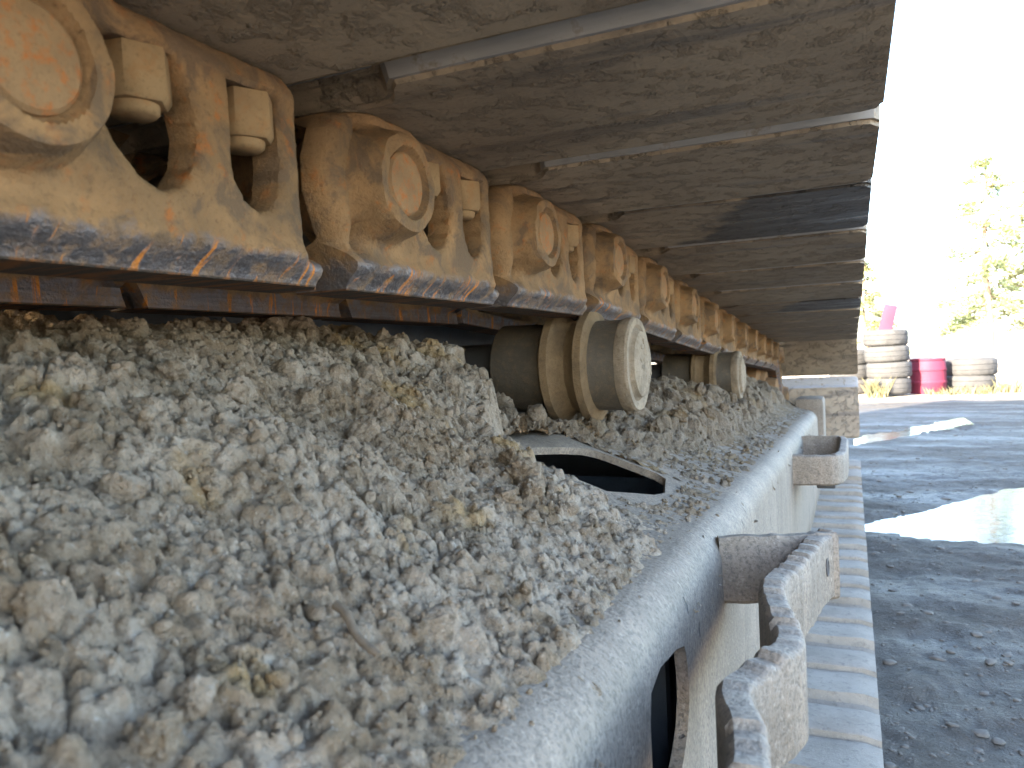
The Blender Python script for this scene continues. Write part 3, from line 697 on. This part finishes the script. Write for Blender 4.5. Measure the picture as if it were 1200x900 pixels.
part('track_frame', box_mesh('track_frame', (-2.95, -.8, .12), (-2.15, 2.4, .50), M_FRAME, .05), 0, 0, 0, rel=False)
for i, (y, z) in enumerate(pins):
    y2, z2 = pins[(i + 1) % len(pins)]; a = math.atan2(z2 - z, y2 - y); n = Vector((0, -math.sin(a), math.cos(a))) * .0428
    part('track_shoe', SHOE, -2.50, y + n.y, z + n.z, (a, 0, 0))

# ------------------------------------------------------------------ dried mud heaped on the track frame
dx = np.arange(-.48, -.082, .00115)
dd = [-.12]
while dd[-1] < 2.34:
    t = dd[-1]; dd.append(t + (.00115 if t < .42 else .00115 + (t - .42) * .0042))
dd = np.array(dd); DX, DD = np.meshgrid(dx, dd)
FT = frame_top(DX, DD)
def macro(X, d):
    ft = frame_top(X, d)
    a = -.1275 - .03 * (d - .5) + .60 * (-.1165 - X) + .008 * smooth(-.33, -.40, X); a = np.where(a > .0, .034 * (1 - np.exp(-np.maximum(a, 0) / .034)), a)
    a = a + .020 * fbm(X * 9, d * 9, 3) * smooth(-.14, -.24, X) + .006 * fbm(X * 28, d * 28, 3)
    a = a - .010 * smooth(.02, -.04, d)
    d0 = .505 + .12 * smooth(-.235, -.31, X) - .02 * smooth(-.17, -.13, X) + .03 * fbm(X * 16 + 3, d * 3, 2)
    a = a - 1.3 * np.maximum(0, d - d0) - .06 * smooth(-.113, -.095, X)
    t = (.010 + .020 * smooth(.84, 1.0, d) - .012 * smooth(1.25, 1.5, d)) * smooth(-.150, -.235, X) + .010 * smooth(.9, 1.3, d) * smooth(-.10, -.2, X) - .004
    b = ft + t + .012 * fbm(X * 14 + 5, d * 14, 3) * smooth(-.14, -.2, X)
    b = np.where(d > .70, b, ft - .004 + (b - ft + .014) * smooth(.56, .66, d) * smooth(-.238, -.270, X))
    cr = ft - .0004 + .0030 * fbm(X * 38, d * 38, 3) + .0016 * fbm(X * 150 + 4, d * 150, 2) - .012 * smooth(-.118, -.094, X)
    return np.maximum(np.maximum(a, b), cr)
MZ = macro(DX, DD); bil = np.abs(fbm(DX * 34, DD * 34, 3, .5)) + .45 * np.abs(perlin(DX * 85 + 3, DD * 85)) + .2 * np.abs(perlin(DX * 190 + 3, DD * 190 + 8)); Hh = MZ + .0035 * fbm(DX * 75, DD * 75, 4, .6) + (.017 * bil - .007) * smooth(.0, .02, MZ - FT) * (.45 + .8 * smooth(-.2, .25, fbm(DX * 12 + 7, DD * 12, 2)))
def stamp(xc, dc, zc, rx, ry, rot, hgt, planes):
    rr = max(rx, ry); i0, i1 = np.searchsorted(dd, (dc - rr, dc + rr)); j0, j1 = np.searchsorted(dx, (xc - rr, xc + rr))
    if i1 <= i0 or j1 <= j0: return
    A = DX[i0:i1, j0:j1] - xc; B = DD[i0:i1, j0:j1] - dc; c, s = math.cos(rot), math.sin(rot)
    u = (A * c + B * s) / rx; v = (-A * s + B * c) / ry; q = 1 - u * u - v * v
    h = np.where(q > 0, np.sqrt(np.maximum(q, 0)), -9)
    for (pa, pb, pc) in planes: h = np.minimum(h, pc + pa * u + pb * v)
    Hh[i0:i1, j0:j1] = np.maximum(Hh[i0:i1, j0:j1], np.where(q > 0, zc + hgt * h, -9))
def stamps(n, dlo, dhi, rmin, rmax, pw, sink):
    for _ in range(n):
        dc = rng.uniform(dlo, dhi); xc = rng.uniform(-.50, -.10); r = max(min(rmax, rmin * (1 / max(rng.random(), 1e-3)) ** pw), 2.4 * (.00115 + max(0, dc - .42) * .0042))
        mz = float(macro(np.array(xc), np.array(dc))); ft = float(frame_top(np.array(xc), np.array(dc))); T = mz - ft
        if T < .0005 and (rng.random() > .04 or r > .005): continue
        if T < .012: r = min(r, .0030 + T * .5)
        if r > .0028 and float(fbm(np.array(xc * 15 + 2), np.array(dc * 15), 2)) < -.02 and rng.random() < .85: continue
        mz = max(mz, ft)
        pl = [(rng.normal(0, .5), rng.normal(0, .5), rng.uniform(.55, .95)) for _ in range(rng.integers(1, 4))]
        stamp(xc, dc, mz + r * rng.uniform(-.45, sink), r * rng.uniform(.8, 1.25), r * rng.uniform(.7, 1.1), rng.uniform(0, 3.14), r * rng.uniform(.8, 1.15), pl)
stamps(6000, -.05, .70, .0017, .0085, .42, .15); stamps(7000, .0, .50, .0010, .0032, .4, .7); stamps(3500, .62, 1.3, .0028, .012, .42, .4); stamps(1800, 1.2, 2.3, .005, .014, .4, .35)
Hh = Hh + .0017 * fbm(DX * 150, DD * 150, 3, .6) * smooth(1.0, .5, DD) + .0016 * fbm(DX * 60, DD * 60, 2)
def in_hole(X, d): return (X > -.268 - .004) & (X < -.150 + .004) & (d > .582) & (d < .734)
hz = in_hole(DX, DD) & ~((DD - .582) < .004 + .15 * np.maximum(0, -.165 - DX) + .012 * fbm(DX * 40, DD * 40, 3))
Hh = np.where(hz, -2.0, Hh)
keep = (Hh > FT - .0015)
def surf(x, d):
    i = min(max(int(np.searchsorted(dd, d)), 0), len(dd) - 1); j = min(max(int(np.searchsorted(dx, x)), 0), len(dx) - 1); return float(max(Hh[i, j], FT[i, j]))
n_, m_ = DX.shape; idx = np.arange(n_ * m_).reshape(n_, m_)
Z4 = np.stack([Hh[:-1, :-1], Hh[:-1, 1:], Hh[1:, 1:], Hh[1:, :-1]], -1)
kq = (keep[:-1, :-1] | keep[:-1, 1:] | keep[1:, 1:] | keep[1:, :-1]) & (Z4.min(-1) > -1)
q = np.stack([idx[:-1, :-1], idx[:-1, 1:], idx[1:, 1:], idx[1:, :-1]], -1)[kq]
used = np.unique(q); mp = np.full(n_ * m_, -1); mp[used] = np.arange(len(used))
MH = empty('mud_heap', (-.35, .5, CH - .07))
tag(MH, 'heap of crumbly dried grey mud piled on the track frame under the chain', 'mud heap')
M0 = Vector(MH.location)
P = np.stack([DX, DD, Hh + CH], -1).reshape(-1, 3)[used] - np.array(M0)
cm = bpy.data.meshes.new('mud_crust'); cm.from_pydata(P.tolist(), [], mp[q].tolist()); cm.shade_smooth(); cm.materials.append(M_MUD)
tag(obj('mud_crust', cm, MH), None, None, None, 'stuff')
CLOD = [rock_mesh('clod', 4, .32, M_MUD, 100 + k, 7, .26) for k in range(7)]
SMALL = [rock_mesh('clod', 2, .30, M_MUD, 200 + k, 5, .16) for k in range(7)]
def clod(x, d, r, sink=.25, me=None, sc3=(1, 1, 1)):
    z = surf(x, d) + r * (.6 - sink) + CH
    return obj('clod', me or random.choice(CLOD if r > .006 else SMALL), MH, Vector((x, d, z)) - M0, [random.uniform(0, 6.28) for _ in range(3)], (r * sc3[0], r * sc3[1], r * sc3[2]))
BIG = [(-.188, .440, .0100), (-.170, .452, .0092), (-.205, .455, .0085), (-.178, .428, .007), (-.162, .446, .006), (-.31, .11, .011), (-.34, .15, .010), (-.36, .085, .012), (-.285, .30, .009), (-.26, .37, .010), (-.31, .45, .011),
       (-.25, .78, .012), (-.215, .90, .013), (-.205, .99, .011), (-.245, .93, .013), (-.19, 1.12, .011), (-.22, 1.22, .012), (-.28, .69, .012), (-.30, .67, .013), (-.32, .70, .012)]
for x, d, r in BIG: clod(x, d, r, .3)
cnt = len(BIG)
while cnt < 295:
    u = random.random(); d = random.uniform(.02, .62) if u < .72 else random.uniform(.72, 1.5); x = random.uniform(-.38, -.13)
    i, j = int(np.searchsorted(dd, d)), int(np.searchsorted(dx, x))
    T = MZ[i, j] - FT[i, j]
    if T < .006 or not keep[i, j] or (.54 < d < .74 and x > -.285): continue
    r = min(.0075, .0019 / max(random.random(), .02) ** .5) * (1 if d < .6 else 1.25); r = min(r, .002 + T * .35)
    clod(x, d, r, random.uniform(.2, .6)); cnt += 1
# loose crumbs
bm_v = []; bm_f = []
ib = bmesh.new(); bmesh.ops.create_icosphere(ib, subdivisions=1, radius=1); iv = np.array([v.co[:] for v in ib.verts]); iff = np.array([[v.index for v in f.verts] for f in ib.faces]); ib.free()
c_ = 0
while c_ < 9000:
    d = random.uniform(0, .66) if random.random() < .7 else random.uniform(.66, 1.7); x = random.uniform(-.40, -.100)
    i, j = int(np.searchsorted(dd, d)), int(np.searchsorted(dx, x))
    if hz[i, j]: continue
    T = MZ[i, j] - FT[i, j]
    if T < 0 and random.random() > (.34 * max(0, 1 + T / .009) if x < -.112 else .02): c_ += .3; continue
    r = random.uniform(.0005, .0015) * (1 if d < .6 else 1.6)
    v = iv * (r * (1 + .35 * rng.uniform(-1, 1, (len(iv), 1)))) * rng.uniform(.7, 1.2, 3) + np.array([x, d, surf(x, d) + r * .35 + CH]) - np.array(M0)
    bm_f.append(iff + len(bm_v) * len(iv)); bm_v.append(v); c_ += 1
tag(obj('crumbs', mesh('crumbs', np.vstack(bm_v), np.vstack(bm_f), M_MUD, 180), MH), None, None, None, 'stuff')
# broken stick lying on the mud
def twig():
    sm = lambda x, d: max(surf(x + .003 * p, d + .003 * q_) for p in range(-2, 3) for q_ in range(-2, 3))
    a = Vector((-.1640, .212, sm(-.1640, .212) + .0025)); b = Vector((-.1430, .206, sm(-.1430, .206) + .0020)); c = (a + b) / 2; c.z += .001
    bm = bmesh.new(); n = 14; pts = []; rad = []
    for i in range(n):
        t = i / (n - 1); p = a.lerp(b, t); p += Vector((.0006 * math.sin(t * 9), .0008 * math.sin(t * 5 + 1), .0006 * math.sin(t * 7))); pts.append(p - c); rad.append(.0018 * (1 - .3 * t) * (1 + .12 * math.sin(t * 31)))
    tube(bm, pts, rad, 8)
    o = obj('twig', bmesh_mesh('twig', bm, m_plain('weathered_twig', (.12, .095, .07), .8, .5, 300, .0006), 60), None, (c.x, c.y, c.z + CH))
    return tag(o, 'short broken grey-brown twig lying on the dried mud', 'twig')
twig()

# ------------------------------------------------------------------ stones in the yard
STN = [rock_mesh('stone', 2, .3, None, 300 + k, 9) for k in range(5)]
sv = [(np.array([v.co[:] for v in s.vertices]), np.array([list(p.vertices) for p in s.polygons])) for s in STN]
M_STONE = m_plain('grey_gravel_stone', (.105, .097, .086), .85, .4, 60, .001)
V_ = []; F_ = []; off = 0
for _ in range(3600):
    y = .75 + 7 * random.random() ** 1.8; x = .03 + random.random() * (.25 + y * .2); a, c = puddle_mask(np.array(x), np.array(y))
    if a > .15 or c > .1: continue
    r = min(.012, .0021 / max(random.random(), .01) ** .5); s, f = random.choice(sv)
    an = random.uniform(0, 6.28); ca, sa = math.cos(an), math.sin(an); p = s * r * np.array([1.15, .9, .42]); p = np.stack([p[:, 0] * ca - p[:, 1] * sa, p[:, 0] * sa + p[:, 1] * ca, p[:, 2]], 1)
    V_.append(p + np.array([x, y, float(g_height(np.array(x), np.array(y))) + CH + r * .05])); F_.append(f + off); off += len(s)
tag(obj('gravel', mesh('gravel', np.vstack(V_), np.vstack(F_), M_STONE, 50)), 'loose grey gravel strewn over the wet yard', 'gravel', None, 'stuff')

# ------------------------------------------------------------------ scrap at the far side of the yard
def gz(x, y): return float(g_height(np.array(float(x)), np.array(float(y)))) + CH
def tyre_mesh(name, ro, wd):
    ri = ro * .58; h = wd / 2
    prof = [(-h * .55, ri), (-h * .95, ri + .02), (-h, ro * .80), (-h * .93, ro * .92), (-h * .74, ro * .985), (-h * .35, ro), (-h * .30, ro * .975), (-h * .24, ro), (h * .24, ro), (h * .30, ro * .975), (h * .35, ro), (h * .74, ro * .985), (h * .93, ro * .92), (h, ro * .80), (h * .95, ri + .02), (h * .55, ri), (h * .4, ri + .03), (-h * .4, ri + .03), (-h * .55, ri)]
    return lathe(name, prof, M_TYRE, 72, 'z', 40, wob=lambda a, t: (.012 * (1 if math.sin(a * 36) > 0 else -1)) if h * .36 < abs(t) < h * .95 else 0)
TY = tyre_mesh('tyre', .262, .205); TY2 = tyre_mesh('tyre', .30, .225)
def tyre(x, y, z, me, label, group): return tag(obj('tyre', me, None, (x, y, z), (random.uniform(-.02, .02), random.uniform(-.02, .02), random.uniform(0, 6))), label, 'tyre', group)
sx, sy = .425, 10.9; g0 = gz(sx, sy)
for k, lb in enumerate(('dusty tyre at the bottom of the tall stack of four', 'dusty tyre second from the bottom of the tall stack of four', 'dusty tyre third from the bottom of the tall stack of four', 'dusty tyre on top of the tall stack of four')):
    tyre(sx + (.0, .012, -.008, -.02)[k], sy, g0 + .13 + k * .203, TY, lb, 'stacked scrap tyres')
for k, lb in enumerate(('lower tyre of the stack peeping out behind the shoe ends', 'middle tyre of the stack peeping out behind the shoe ends', 'upper tyre of the stack peeping out behind the shoe ends')):
    tyre(-.02, 11.5, gz(0, 11.5) + .1 + k * .2, TY, lb, 'stacked scrap tyres')
for k, lb in enumerate(('lower tyre of the low pair beside the red drum', 'upper tyre of the low pair beside the red drum')):
    tyre(1.40 + .02 * k, 11.55, gz(1.4, 11.55) + .11 + k * .215, TY2, lb, 'stacked scrap tyres')
dr = empty('drum', (.90, 11.25, gz(.9, 11.25) - .01)); tag(dr, 'faded red plastic drum between the tyre stacks', 'drum')
obj('shell', lathe('shell', [(0, 0), (0, .20), (.02, .21), (.14, .212), (.15, .218), (.17, .218), (.18, .212), (.30, .212), (.31, .218), (.33, .218), (.34, .212), (.42, .208), (.44, .20)], M_RED, 48, 'z'), dr)
obj('lid', lathe('lid', [(.43, .2), (.445, .212), (.465, .212), (.465, .19), (.452, .185), (.452, 0)], M_RED, 48, 'z'), dr)
bd = obj('board', box_mesh('board', (-.085, -.012, 0), (.085, .012, 1.25), M_RED, .004), None, (.22, 11.75, gz(.2, 11.7) - .02), (0.05, .24, .1)); tag(bd, 'red painted board leaning up behind the tall tyre stack', 'board')
for k, (x, y, z, ry, L) in enumerate(((2.15, 12.0, .06, .10, 1.6), (2.3, 12.3, .17, .20, 1.8))):
    o = obj('timber_beam', box_mesh('timber_beam', (0, -.08, -.06), (L, .08, .06), M_WOOD, .01), None, (x, y, gz(x, y) + z + (.1 if k else .04)), (0, ry if not k else -.22, .3 - .5 * k))
    tag(o, ('bleached timber beam lying flat beyond the low tyre pair', 'bleached timber beam propped over another beyond the low tyres')[k], 'beam', 'timber beams beyond the tyres')
def tuft(x, y, r, h, n, label):
    v = []; f = []
    for k in range(n):
        a = random.uniform(0, 6.28); q = r * math.sqrt(random.random()); bx, by = q * math.cos(a), q * math.sin(a); hh = h * random.uniform(.4, 1); l = random.uniform(-.6, .6) * hh; t = random.uniform(0, 6.28); wd = .012
        i = len(v); v += [(bx - wd * math.cos(t), by - wd * math.sin(t), 0), (bx + wd * math.cos(t), by + wd * math.sin(t), 0), (bx + l * .4, by + l * .2, hh * .6), (bx + l, by + l * .5, hh)]; f += [(i, i + 1, i + 2), (i + 2, i + 1, i + 3)]
    o = obj('weed_tuft', mesh('weed_tuft', v, f, M_GRASS), None, (x, y, gz(x, y) - .005)); return tag(o, label, 'weeds', 'weeds round the tyres')
tuft(.28, 10.55, .12, .28, 90, 'dry weed tuft against the foot of the tall tyre stack')
tuft(1.02, 10.95, .16, .12, 90, 'low dry weeds in front of the red drum')
tuft(1.38, 11.1, .25, .14, 160, 'wide strip of yellow weeds in front of the low tyre pair')
tuft(1.80, 11.3, .12, .22, 80, 'yellow weed tuft at the outer end of the low tyre pair')

# ------------------------------------------------------------------ trees beyond the yard
def conifer(x, y, h, spread, seed, mat, label, lo=.25, nb=46, blade=.09):
    r_ = random.Random(seed); root = empty('pine_tree', (x, y, gz(x, y) - .05)); tag(root, label, 'tree', 'trees beyond the yard')
    bm = bmesh.new(); n = 9; pts = [(.05 * math.sin(i * 1.1), .05 * math.cos(i * .8), h * i / (n - 1)) for i in range(n)]
    tube(bm, pts, [.13 * (1 - .9 * i / (n - 1)) * h / 7 + .01 for i in range(n)], 9)
    v = []; f = []
    for k in range(nb):
        t = lo + (1 - lo) * (k + r_.random()) / nb; a = r_.uniform(0, 6.28); L = spread * (1.02 - t) ** .8 * r_.uniform(.55, 1.15) + .15; zb = h * t; rise = r_.uniform(-.25, .25)
        bp = [Vector((L * u * math.cos(a), L * u * math.sin(a), zb + L * (rise * u - .22 * u * u))) for u in (0, .35, .7, 1)]
        tube(bm, bp, [.022, .016, .010, .004], 5)
        for s in range(int(26 * L / spread) + 8):
            u = r_.uniform(.25, 1.05); c = Vector((L * u * math.cos(a), L * u * math.sin(a), zb + L * (rise * u - .22 * u * u)))
            for _ in range(7):
                p = c + Vector((r_.gauss(0, .11), r_.gauss(0, .11), r_.gauss(0, .06))); d = Vector((r_.gauss(math.cos(a), .6), r_.gauss(math.sin(a), .6), r_.gauss(.1, .4))).normalized() * blade * r_.uniform(.7, 1.7); sdv = d.cross(Vector((r_.gauss(0, 1), r_.gauss(0, 1), 1))).normalized() * blade * .22
                i = len(v); v += [p - sdv, p + sdv, p + d + sdv * .3, p + d - sdv * .3]; f.append((i, i + 1, i + 2, i + 3))
    obj('trunk', bmesh_mesh('trunk', bm, M_BARK, 60), root); obj('crown', mesh('crown', v, f, mat), root)
conifer(2.95, 21, 5.0, 1.35, 3, M_NEEDLE, 'slender sunlit pine rising behind the low tyre pair', .22, 46)
conifer(4.6, 23, 5.4, 2.0, 5, M_LEAF, 'broad yellowing tree at the outer edge of the yard', .12, 60, .12)
conifer(.55, 34, 4.2, 1.5, 8, M_LEAF, 'far pale bushy tree behind the tall tyre stack', .1, 34, .13)
